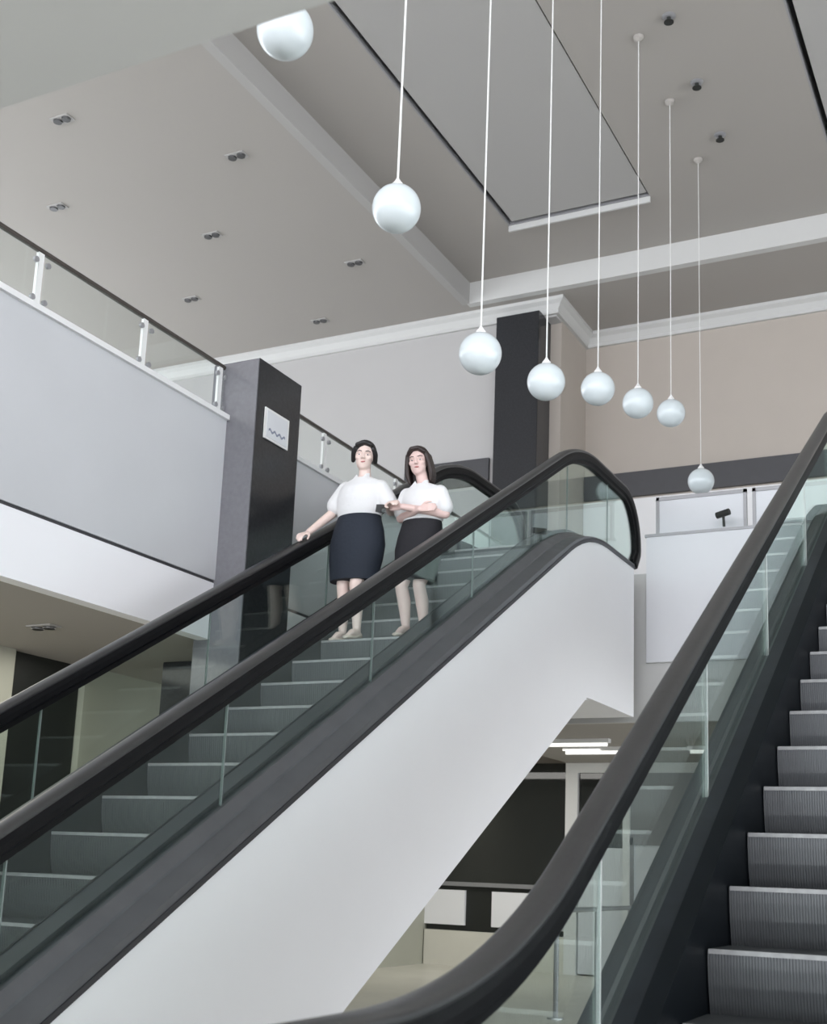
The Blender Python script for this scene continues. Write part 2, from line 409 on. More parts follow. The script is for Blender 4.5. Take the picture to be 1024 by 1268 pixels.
def escalator(label, P, yaw, W, rail_h, rail_x, kmin, kmax, joints, hb, ht, y_low, y_top, skirt_h=0.28, panel_dx=0.02, seal=None):
    e = thing('escalator', label, 'escalator', tuple(P), yaw)
    zb, zt = FL - P[2], UP - P[2]
    def path(h, hbot=None, htop=None, y0=y_low, y1=y_top, rb=2.6, rt=2.2):
        hbot = h if hbot is None else hbot; htop = h if htop is None else htop
        zl, zh = zb + hbot, zt + htop
        pts = [(y0, zl), ((zl - h) / T30, zl), ((zh - h) / T30, zh), (y1, zh)]
        return fillet(pts, [rb, rt])
    base = path(0.0, y0=-9, y1=30)
    # ---- steps
    first = None
    for k in range(kmin, kmax + 1):
        y = 0.4 * k; z = max(zb + 0.005, min(zt - 0.005, interp(base, y)))
        if first is None:
            s = obj('step', step_mesh(W), STEPM, e)
            ns = obj('nosing_strip', bx(0.004, W - 0.004, -0.004, 0.010, -0.016, 0.0015), NOSE, s)
            first = (s, ns)
        else:
            s = first[0].copy(); C.objects.link(s); s.parent = e
            ns = first[1].copy(); C.objects.link(ns); ns.parent = s
        s.location = (0, y, z)
    # ---- landing plates
    yb = base_y_b = (zb / T30) - 0.6
    obj('landing_plate', bx(-0.02, W + 0.02, y_low - 0.5, 0.4 * kmin, zb - 0.02, zb + 0.012), DECK, e)
    obj('landing_plate', bx(-0.02, W + 0.02, 0.4 * (kmax + 1) - 0.02, y_top + 0.6, zt - 0.02, zt + 0.012), DECK, e)
    yc = zt / T30
    deckf = lambda y: 1 - 0.88 * min(1, max(0, (y - yc + 0.9) / 1.2))
    # ---- two sides
    for side in (-1, 1):
        X = (lambda v: -v) if side < 0 else (lambda v: W + v)     # lateral distance outward from the step edge
        gx = rail_x
        # inner skirt, standing up beside the steps
        lo, hi = path(-0.30), path(skirt_h)
        ys = [y_low + 0.25 + (y_top - y_low - 0.5) * i / 90 for i in range(91)]
        top = [(y, interp(hi, y) - (1 - deckf(y)) * skirt_h * 0.9) for y in ys]; bot = [(y, max(zb - 0.01, interp(lo, y))) for y in ys]
        obj('skirt_panel', strip_prism(top, bot, *sorted((X(0.006), X(panel_dx)))), SKIRTD, e)
        # inner deck from the top of the skirt down to the glass
        g2 = path(0.17)
        prof_in = []
        bm = bmesh.new()
        rings = []
        for y in ys:
            h = interp(hi, y) - (1 - deckf(y)) * skirt_h * 0.9; q = interp(g2, y) - (1 - deckf(y)) * 0.17
            rings.append([bm.verts.new((X(u), y, z)) for u, z in ((panel_dx, h - .004), (gx - 0.02, q + 0.03), (gx - 0.02, q - 0.05), (panel_dx, h - 0.06))])
        for a, b in zip(rings, rings[1:]):
            for j in range(4): bm.faces.new((a[j], a[(j + 1) % 4], b[(j + 1) % 4], b[j]))
        bm.faces.new(rings[0]); bm.faces.new(rings[-1][::-1])
        obj('inner_deck', bm, SKIRT, e)
        # outer deck in three long facets, flattening towards the upper landing
        q0 = path(0.0, y0=y_low - 0.1, y1=y_top + 0.1); rings = []; bm = bmesh.new()
        ys2 = [y_low + (y_top - y_low) * i / 90 for i in range(91)]
        for y in ys2:
            z = interp(q0, y); k_ = deckf(y)
            rings.append([bm.verts.new((X(u), y, z + v * k_)) for u, v in ((gx - 0.02, 0.165), (gx + 0.03, 0.165), (gx + 0.075, 0.105), (gx + 0.078, 0.088), (gx + 0.17, 0.035), (gx + 0.17, -0.02), (gx - 0.02, -0.02))])
        for a, b in zip(rings, rings[1:]):
            for j in range(7): bm.faces.new((a[j], a[(j + 1) % 7], b[(j + 1) % 7], b[j]))
        bm.faces.new(rings[0]); bm.faces.new(rings[-1][::-1])
        obj('outer_deck', bm, DECK, e)
        obj('deck_edge', strip_prism([(y, interp(q0, y) - 0.012) for y in ys2], [(y, interp(q0, y) - 0.045) for y in ys2], *sorted((X(gx + 0.155), X(gx + 0.176)))), DECKEDGE, e)
        # ---- handrail with newels at both ends
        c = (rail_h, hb, ht)
        zl, zh = zb + hb - 0.045, zt + ht - 0.045
        h = rail_h - 0.052
        Rn, Rt = 0.36, 0.5
        pts = [(y_low - 0.05, zl - 2 * Rn - 0.06), (y_low - 0.33 + 0.02, zl - 2 * Rn + 0.02), (y_low - 0.40, zl - Rn), (y_low - 0.40, zl), ((zl - h) / T30, zl), ((zh - h) / T30, zh),
               (y_top + 0.62, zh), (y_top + 0.62, zh - 0.62), (y_top + 0.50, zh - 0.78)]
        rp = fillet(pts, [0.2, 0.15, 0.34, 2.6, 2.0, 0.55, 0.1])
        rub = [(-0.049, 0.000), (-0.053, 0.008), (-0.048, 0.020), (-0.034, 0.029), (-0.014, 0.033), (0.014, 0.033), (0.034, 0.029), (0.048, 0.020), (0.053, 0.008), (0.049, 0.000), (0.030, -0.004), (-0.030, -0.004)]
        obj('handrail', sweep_path(rp, [(X(gx) + u, v) for u, v in rub]), RUBBER, e, smooth=True)
        gd = [(-0.047, 0.001), (0.047, 0.001), (0.050, -0.030), (0.047, -0.062), (0.034, -0.074), (0.028, -0.078), (0.026, -0.108), (-0.026, -0.108), (-0.028, -0.078), (-0.034, -0.074), (-0.047, -0.062), (-0.050, -0.030)]
        obj('rail_guide', sweep_path(rp, [(X(gx) + u, v) for u, v in gd]), GUIDE, e)
        # ---- glass panels, jointed
        q = path(0.12, y0=y_low - 1, y1=y_top + 1)
        main = [p for p in rp]
        ymax = max(p[0] for p in rp) - 0.10; ymin = min(p[0] for p in rp) + 0.10
        # monotone upper boundary
        up = []
        for p in rp:
            if (not up or p[0] > up[-1][0] + 1e-4) and p[1] > interp(q, p[0]) + 0.1: up.append(p)
        while up and up[0][1] < zl - Rn - 0.02: up.pop(0)
        edges = [ymin] + [j for j in joints if ymin + 0.2 < j < ymax - 0.2] + [ymax]
        for a, b in zip(edges, edges[1:]):
            n = max(3, int((b - a) / 0.05)); yy = [a + 0.004 + (b - a - 0.008) * i / n for i in range(n + 1)]
            top = [(y, interp(up, y) - 0.085) for y in yy]; bo = [(y, interp(q, y) - 0.12 * (1 - deckf(y))) for y in yy]
            top = [(y, max(z, bb[1] + 0.02)) for (y, z), bb in zip(top, bo)]
            obj('glass_panel', strip_prism(top, bo, X(gx) - 0.006, X(gx) + 0.006), GLASS, e)
            if b != edges[-1]:
                zt_, zb_ = interp(up, b) - 0.09, interp(q, b) + 0.02 - 0.12 * (1 - deckf(b))
                obj('joint_seal', bx(X(gx) - 0.0065, X(gx) + 0.0065, b - 0.004, b + 0.004, zb_, zt_), seal, e)
        # ---- cladding of the truss
        ya = (zb + 1.6) / T30
        ys3 = sorted([y_low + 0.0 + (y_top - y_low) * i / 80 for i in range(81)])
        top = [(y, interp(q0, y) - 0.03) for y in ys3]
        bot = [(y, max(zb + 0.002, min(y * T30 - 1.6, LC - P[2]))) for y in ys3]
        obj('side_cladding', strip_prism(top, bot, *sorted((X(gx + 0.13), X(gx + 0.165)))), TRUSS, e)
    # belly
    ys4 = [ya + (y_top - ya) * i / 30 for i in range(31)]
    bot = [(y, min(y * T30 - 1.6, LC - P[2])) for y in ys4]; top = [(y, z + 0.04) for y, z in bot]
    obj('belly_cladding', strip_prism([(y, z + 0.001) for y, z in top], [(y, z + 0.001) for y, z in bot], -(rail_x + 0.13), W + rail_x + 0.13), TRUSS, e)
    # comb plates
    for yy, zz, s in ((0.4 * kmin, zb, -1), (0.4 * (kmax + 1) - 0.02, zt, 1)):
        obj('comb_plate', bx(0, W, min(yy, yy + s * 0.15), max(yy, yy + s * 0.15), zz + 0.012, zz + 0.022), NOSE, e)
    return e

escalator('left escalator carrying two women down, above a broad white side panel', (-5.069, 5.852, 0.381), 0, 1.0, 0.89, 0.16, -9, 13,
          [-6.0, -4.8, -3.2, -1.9, -0.41, 1.15, 2.70, 4.8, 6.0], 1.0, 0.93, -5.2, 6.4, skirt_h=0.21, seal=SEAL)
escalator('right escalator with empty steps and a handrail sweeping past the viewer', (-1.1709, 4.7657, -0.2337), R(1.2), 1.0, 0.975, 0.17, -6, 16,
          [-2.4, -0.80, 0.78, 2.36, 3.94, 5.52, 7.1], 1.03, 0.93, -3.1, 7.6, skirt_h=0.2, panel_dx=0.08, seal=WHSTEEL)

# ---------------------------------------------------------------- board and guard at the slab edge between the escalators
b = thing('white_board', 'large blank white board hung on the slab edge between the escalators', 'board', (-2.66, 12.62, 2.27))
obj('panel', bx(-1.06, 1.06, 0, 0.035, 0, 1.37), PAPER, b, bevel=0.004)
obj('top_trim', bx(-1.075, 1.075, -0.012, 0.04, 1.37, 1.40), GREYM, b)
g = thing('landing_guard', 'white framed guard panels above the blank board at the upper landing', 'railing', (-2.66, 12.80, UP))
for i, (x0, x1) in enumerate(((-1.0, -0.02), (0.04, 0.9))):
    bm = bmesh.new()
    box(bm, x0, x1, -0.02, 0.02, 0.84, 0.88); box(bm, x0, x1, -0.02, 0.02, 0.40, 0.43)
    box(bm, x0, x0 + 0.035, -0.02, 0.02, 0.0, 0.88); box(bm, x1 - 0.035, x1, -0.02, 0.02, 0.0, 0.88)
    obj('frame', bm, GREYM, g, bevel=0.004)
    obj('panel', bx(x0 + 0.035, x1 - 0.035, -0.008, 0.008, 0.43, 0.84), PAPER, g)
    obj('kick_panel', bx(x0 + 0.035, x1 - 0.035, -0.008, 0.008, 0.02, 0.40), WHITE, g)
k = thing('security_camera', 'small dark security camera on the top edge of the blank white board', 'camera', (-2.88, 12.60, 3.70))
obj('camera_body', tube((-0.07, -0.02, 0.10), (0.07, -0.06, 0.12), 0.035, seg=16), BLACKM, k, smooth=False)
obj('bracket', tube((0, 0, -0.02), (0, -0.02, 0.09), 0.014), BLACKM, k)

# ---------------------------------------------------------------- pendant globes
gp = [(4.77, 4.32), (6.07, 3.98), (7.37, 3.56), (8.64, 3.84), (9.9, 4.26), (11.11, 4.57), (12.31, 4.9), (13.58, 4.53)]
gl = ['nearest white globe pendant, cut off by the soffit edge at the top left',
      'second nearest white globe pendant, hanging highest in full view on a thick cord',
      'white globe pendant just left of the tall black pillar, seen against the pale wall',
      'white globe pendant hanging in front of the tall black pillar',
      'white globe pendant next right of the one before the black pillar',
      'white globe pendant between two smaller ones over the beige wall',
      'smallest white globe pendant of the high row, against the beige wall',
      'farthest white globe pendant, hanging low over the dark band and white guard']
def lathe(prof, seg=32, bm=None):
    bm = bm or bmesh.new(); rings = []
    for r, z in prof:
        rings.append([bm.verts.new((r * math.cos(2 * math.pi * i / seg), r * math.sin(2 * math.pi * i / seg), z)) for i in range(seg)])
    for a, b_ in zip(rings, rings[1:]):
        for i in range(seg): bm.faces.new((a[i], a[(i + 1) % seg], b_[(i + 1) % seg], b_[i]))
    bm.faces.new(rings[0][::-1]); bm.faces.new(rings[-1])
    return bm
for (y, z), lab in zip(gp, gl):
    top = H2
    t = thing('globe_pendant', lab, 'pendant lamp', (-3.36, y, z), 0, 'white globe pendants in a row between the escalators')
    gb = bmesh.new(); ball(gb, (0, 0, 0), 0.15, 4); obj('globe', gb, GLOBE, t, smooth=True)
    obj('collar', lathe([(0.028, 0.145), (0.034, 0.15), (0.034, 0.165), (0.022, 0.18), (0.010, 0.20), (0.006, 0.21)]), WHSTEEL, t)
    obj('cord', tube((0, 0, 0.19), (0, 0, top - z - 0.03), 0.0085 - 0.0005 * (y - 4), seg=10), CORD, t, smooth=True)
    obj('ceiling_cup', lathe([(0.012, top - z - 0.06), (0.05, top - z - 0.035), (0.055, top - z - 0.004)]), CEIL, t)

# ---------------------------------------------------------------- ceiling downlights and sprinklers
def downlight(label, x, y, z, group):
    t = thing('twin_downlight', label, 'ceiling light', (x, y, z), 0, group)
    fr = bmesh.new(); box(fr, -0.13, 0.13, -0.07, 0.07, -0.012, -0.001)
    obj('frame', fr, CEIL2, t, bevel=0.003)
    for s in (-1, 1):
        obj('lamp', lathe([(0.05, -0.03), (0.055, -0.012), (0.055, -0.0125)], 20), LENS, t).location = (s * 0.062, 0, 0)
    return t
S = 8.3 / 6.6
dl = [(-7.67, 7.49, 'twin downlight nearest the soffit edge at the far left of the ceiling'), (-6.53, 8.62, 'twin downlight nearest the raised ceiling edge in the nearest full row'),
      (-8.8, 8.66, 'twin downlight just above the left end of the gallery rail'), (-7.65, 9.77, 'twin downlight in the middle of the white ceiling field'),
      (-6.53, 10.9, 'rightmost twin downlight, below left of the big globe pendant'), (-8.79, 10.93, 'twin downlight low over the gallery rail in front of the pillar'),
      (-7.66, 12.03, 'farthest twin downlight, close to the wall moulding')]
for x, y, l in dl: downlight(l, x * S, y * S, H1, 'twin downlights of the hall ceiling')
downlight('twin downlight in the low ceiling under the left gallery', -7.3, 7.53, 1.87, None) if False else None
t = downlight('twin downlight in the low ceiling under the left gallery', -7.3, 7.53, 1.87, 'downlights under the gallery')
for (x, y), l in zip([(-2.99, 10.93), (-3.0, 12.1), (-3.0, 13.18)], ['nearest small ceiling sprinkler right of the tray', 'middle one of the three small ceiling sprinklers', 'farthest small ceiling sprinkler right of the tray']):
    t = thing('ceiling_sprinkler', l, 'sprinkler', (x, y, H2), 0, 'sprinklers between the two ceiling trays')
    obj('flange', lathe([(0.045, -0.02), (0.07, -0.008), (0.07, -0.001)], 20), GREYM, t)
    obj('head', lathe([(0.05, -0.075), (0.05, -0.068), (0.018, -0.05), (0.022, -0.02)], 16), BLACKM, t)

# ---------------------------------------------------------------- ground floor shopfront and objects
Y0 = 17.0
sf = thing('shopfront', 'dark glazed ground floor shopfront with white frames behind the left escalator', 'shopfront', (-8.0, Y0, FL))
def q(x0, x1, z0, z1, y0=0, y1=0.1): return bx(x0 + 8.0, x1 + 8.0, y0, y1, z0 - FL, z1 - FL)
obj('dark_glazing', q(-8.38, -6.2, -0.10, 1.64, 0.06, 0.1), BLACK, sf)
obj('dark_glazing', q(-6.0, -5.35, 0.45, 1.50, 0.06, 0.1), BLACK, sf)
obj('upper_panel', q(-5.25, -2.4, 0.62, 1.50, 0.04, 0.1), GREYM, sf)
for a_ in (-5.25, -4.3, -3.35):
    bm = q(a_ + .05, a_ + .9, FL + .25, 0.5, 0.05, 0.09); pn = obj('door_panel', bm, PAPER, sf)
    bm = q(a_, a_ + .05, FL, 0.6, 0.02, 0.1); box(bm, a_ + 8.0, a_ + 8.95, 0.02, 0.1, 0.5 - FL, 0.62 - FL); obj('door_frame', bm, GREYM, pn)
obj('door_post', q(-6.2, -6.02, FL, 1.64, 0, 0.1), WHSTEEL, sf)
obj('door_post', q(-5.35, -5.25, FL, 1.64, 0, 0.1), WHSTEEL, sf)
obj('header', q(-6.02, -2.4, 1.50, 1.64, 0, 0.1), WHSTEEL, sf)
obj('sill', q(-8.38, -6.2, -0.16, -0.10, 0, 0.1), GREYM, sf)
for a, b_ in ((-8.47, -7.75), (-7.32, -6.75), (-6.7, -6.22)):
    o = obj('base_panel', q(a, b_, -0.72, -0.22, 0.03, 0.08), TRUSS, sf, bevel=0.01)
obj('base_backing', q(-8.38, -6.2, -0.80, -0.16, 0.08, 0.1), BLACKM, sf)
obj('plinth', q(-8.38, -6.2, FL, -0.80, 0.0, 0.1), FLOORM, sf)
obj('lower_panel', q(-6.0, -5.35, FL + 0.02, 0.45, 0.03, 0.09), PAPER, sf)
# bright ceiling strip lights of the low ceiling behind
for i, (x0, x1, y) in enumerate(((-5.5, -4.4, 15.0), (-5.6, -4.6, 14.1), (-3.9, -2.9, 15.0))):
    l = thing('strip_light', ['white strip light under the upper slab nearest the shopfront', 'white strip light under the upper slab nearer the viewer', 'white strip light seen through the right escalator glass'][i], 'ceiling light', ((x0 + x1) / 2, y, LC), 0, 'strip lights under the upper slab')
    obj('housing', bx(-(x1 - x0) / 2, (x1 - x0) / 2, -0.05, 0.05, -0.05, -0.001), WHSTEEL, l, bevel=0.006)
    obj('tube', tube((-(x1 - x0) / 2 + .03, 0, -0.07), ((x1 - x0) / 2 - .03, 0, -0.07), 0.022), LAMP, l)
# gallery doorway under the left parapet
d = thing('door_1', '', ''); [d.__delitem__(k_) for k_ in ('label', 'category')]; d['kind'] = 'structure'
d.location = (-8.5, 8.82, FL)
obj('door_leaf', bx(-0.03, 0.03, -0.47, 0.47, 0, 3.17), BLACKM, d)
obj('door_handle', tube((0.03, -0.35, 1.0), (0.06, -0.35, 1.25), 0.014), STEEL, d)

# low barrier rails between the escalators on the ground floor
bt = thing('barrier_rail', 'low stainless barrier rail standing on the floor between the escalators', 'barrier', (-4.3, 11.6, FL))
ps = [(0, 0), (-0.1, 1.5), (-0.2, 3.0)]
for x, y in ps:
    po = obj('post', tube((x, y, 0), (x, y, 1.0), 0.025), GREYM, bt)
    obj('base_plate', tube((x, y, 0), (x, y, 0.015), 0.08, seg=20), STEEL, po)
obj('top_rail', tube((0, 0, 1.0), (-0.2, 3.0, 1.0), 0.026), STEEL, bt)

# ---------------------------------------------------------------- people
def remesh_obj(name, bm, material, parent, voxel=0.006, smooth_it=4):
    o = obj(name, bm, material, None)
    mod = o.modifiers.new('r', 'REMESH'); mod.mode = 'VOXEL'; mod.voxel_size = voxel; mod.use_smooth_shade = True
    if smooth_it:
        ms = o.modifiers.new('s', 'SMOOTH'); ms.iterations = smooth_it; ms.factor = 0.5
    dg = bpy.context.evaluated_depsgraph_get(); ev = o.evaluated_get(dg)
    me = bpy.data.meshes.new_from_object(ev); o.modifiers.clear(); o.data = me
    if not me.materials: me.materials.append(material)
    for p in me.polygons: p.use_smooth = True
    o.parent = parent
    return o

def limb(bm, pts, radii):
    for (a, b_), (ra, rb) in zip(zip(pts, pts[1:]), zip(radii, radii[1:])):
        tube(a, b_, ra, bm, 16, rb)
    for p, r in zip(pts, radii): ball(bm, p, r, 2)

def rings_loft(bm, rows, seg=32):
    """rows: (cx, cy, z, rx, ry)"""
    R_ = []
    for cx, cy, z, rx, ry in rows:
        R_.append([bm.verts.new((cx + rx * math.cos(2 * math.pi * i / seg), cy + ry * math.sin(2 * math.pi * i / seg), z)) for i in range(seg)])
    for a, b_ in zip(R_, R_[1:]):
        for i in range(seg): bm.faces.new((a[i], a[(i + 1) % seg], b_[(i + 1) % seg], b_[i]))
    bm.faces.new(R_[0][::-1]); bm.faces.new(R_[-1])
    return bm

def hand(bm, wrist, direction, palm_n, side, curl=0.6, s=1.0):
    """palm and five fingers; direction = towards the fingertips, palm_n = way the palm faces, side = towards the thumb"""
    d = Vector(direction).normalized(); n_ = Vector(palm_n); n_ = (n_ - d * n_.dot(d)).normalized(); t_ = d.cross(n_).normalized()
    if t_.dot(Vector(side)) < 0: t_ = -t_
    w_ = Vector(wrist)
    for k_ in range(4):
        off = (0.028 - 0.0185 * k_) * s
        limb(bm, [w_ + t_ * off * 0.6 + d * 0.012 * s, w_ + t_ * off + d * 0.078 * s], [0.014 * s, 0.0115 * s])
        ln = (0.068, 0.078, 0.072, 0.056)[k_] * s
        p = w_ + t_ * off + d * 0.078 * s; ang = 0; pts = [p]; rad = [0.0095 * s]
        for j, f in enumerate((0.42, 0.32, 0.26)):
            ang += curl * (0.6, 1.0, 0.8)[j]
            dd = d * math.cos(ang) + n_ * math.sin(ang); p = p + dd * ln * f; pts.append(p); rad.append((0.0085, 0.0078, 0.0068)[j] * s)
        limb(bm, pts, rad)
    p0 = w_ + t_ * 0.022 * s + d * 0.022 * s
    p1 = p0 + (t_ * 0.75 + d * 0.6 + n_ * 0.25).normalized() * 0.038 * s
    p2 = p1 + (t_ * 0.25 + d * 0.8 + n_ * 0.5 * (0.5 + curl)).normalized() * 0.030 * s
    p3 = p2 + (d * 0.8 + n_ * 0.6 * (0.5 + curl)).normalized() * 0.022 * s
    limb(bm, [p0, p1, p2, p3], [0.014 * s, 0.0115 * s, 0.0098 * s, 0.0082 * s])

def head(bm, c, s=1.0, tilt=0.0, turn=0.0, nod=0.0):
    c = Vector(c); Q = Matrix.Rotation(turn, 4, 'Z') @ Matrix.Rotation(nod, 4, 'X') @ Matrix.Rotation(tilt, 4, 'Y')
    def P_(x, y, z): return c + (Q @ Vector((x, y, z))) * s
    ball(bm, P_(0, 0.012, 0.028), 1, 3, (0.074 * s, 0.092 * s, 0.088 * s), Q)
    ball(bm, P_(0, -0.022, -0.030), 1, 3, (0.058 * s, 0.062 * s, 0.078 * s), Q)
    ball(bm, P_(0, -0.045, -0.055), 1, 2, (0.040 * s, 0.036 * s, 0.036 * s), Q)
    ball(bm, P_(0, -0.052, -0.078), 1, 2, (0.026 * s, 0.024 * s, 0.022 * s), Q)      # chin
    limb(bm, [P_(0, -0.080, 0.018), P_(0, -0.101, -0.018)], [0.008 * s, 0.012 * s])    # nose
    for k_ in (-1, 1):
        ball(bm, P_(0.011 * k_, -0.092, -0.022), 0.008 * s, 2)
        ball(bm, P_(0.040 * k_, -0.060, -0.014), 1, 2, (0.022 * s, 0.020 * s, 0.022 * s))   # cheeks
        ball(bm, P_(0.077 * k_, 0.006, -0.004), 1, 2, (0.010 * s, 0.018 * s, 0.030 * s), Q)  # ears
        limb(bm, [P_(0.015 * k_, -0.081, 0.026), P_(0.046 * k_, -0.066, 0.024)], [0.008 * s, 0.006 * s])   # brows
    return P_

def face_parts(P_, s, parent, lipmat=LIP):
    for k_ in (-1, 1):
        e_ = bmesh.new(); ball(e_, P_(0.031 * k_, -0.0760, 0.004), 1, 2, (0.011 * s, 0.007 * s, 0.0042 * s)); w_ = obj('eye', e_, EYEW, parent, smooth=True)
        e_ = bmesh.new(); ball(e_, P_(0.031 * k_, -0.0815, 0.004), 1, 2, (0.0050 * s, 0.003 * s, 0.0045 * s)); obj('iris', e_, HAIRB, w_, smooth=True)
        e_ = bmesh.new(); limb(e_, [P_(0.016 * k_, -0.088, 0.027), P_(0.034 * k_, -0.081, 0.032), P_(0.049 * k_, -0.068, 0.026)], [0.003 * s, 0.003 * s, 0.002 * s]); obj('eyebrow', e_, HAIRD, parent, smooth=True)
    e_ = bmesh.new(); ball(e_, P_(0, -0.081, -0.049), 1, 2, (0.020 * s, 0.008 * s, 0.006 * s)); obj('mouth', e_, lipmat, parent, smooth=True)

def leg(bm, hip, knee, ankle, toe):
    hip, knee, ankle, toe = map(Vector, (hip, knee, ankle, toe))
    mid = (hip + knee) / 2; calf = ankle.lerp(knee, 0.66) + Vector((0, 0.022, 0))
    limb(bm, [hip, mid, knee], [0.088, 0.072, 0.051]); limb(bm, [knee, calf, ankle], [0.049, 0.053, 0.031])
    heel = ankle + Vector((0, 0.03, -0.045))
    limb(bm, [ankle, heel], [0.032, 0.026]); limb(bm, [heel, ankle.lerp(toe, 0.5) + Vector((0, 0, 0.005)), toe], [0.026, 0.032, 0.020])
    limb(bm, [ankle, ankle.lerp(toe, 0.55)], [0.03, 0.026])

def shoe(ankle, toe, material, parent, floor_z):
    a, t_ = Vector(ankle), Vector(toe); bm = bmesh.new(); back = a + Vector((0, 0.055, 0))
    rows = []
    d = (t_ - a); d.z = 0; d.normalize(); L_ = 0.235; side = Vector((d.y, -d.x, 0))
    st_ = Vector((a.x, a.y, 0)) - d * 0.062
    secs = [(0.0, 0.018, 0.055), (0.03, 0.031, 0.062), (0.08, 0.034, 0.052), (0.13, 0.038, 0.040), (0.175, 0.042, 0.038), (0.215, 0.033, 0.032), (L_, 0.012, 0.024)]
    R_ = []
    for u, w_, h_ in secs:
        c = st_ + d * u; lift = 0.03 * max(0, 1 - u / 0.13)
        ring = []
        for i in range(14):
            an = 2 * math.pi * i / 14
            ring.append(bm.verts.new((c.x + side.x * w_ * math.cos(an), c.y + side.y * w_ * math.cos(an), floor_z + 0.004 + lift + h_ * 0.5 * (1 + math.sin(an)))))
        R_.append(ring)
    for p, q_ in zip(R_, R_[1:]):
        for i in range(14): bm.faces.new((p[i], p[(i + 1) % 14], q_[(i + 1) % 14], q_[i]))
    bm.faces.new(R_[0][::-1]); bm.faces.new(R_[-1])
    c = st_ + d * 0.03
    tube((c.x, c.y, floor_z + 0.001), (c.x, c.y, floor_z + 0.045), 0.018, bm, 12, 0.026)
    return obj('shoe', bm, material, parent, smooth=True)

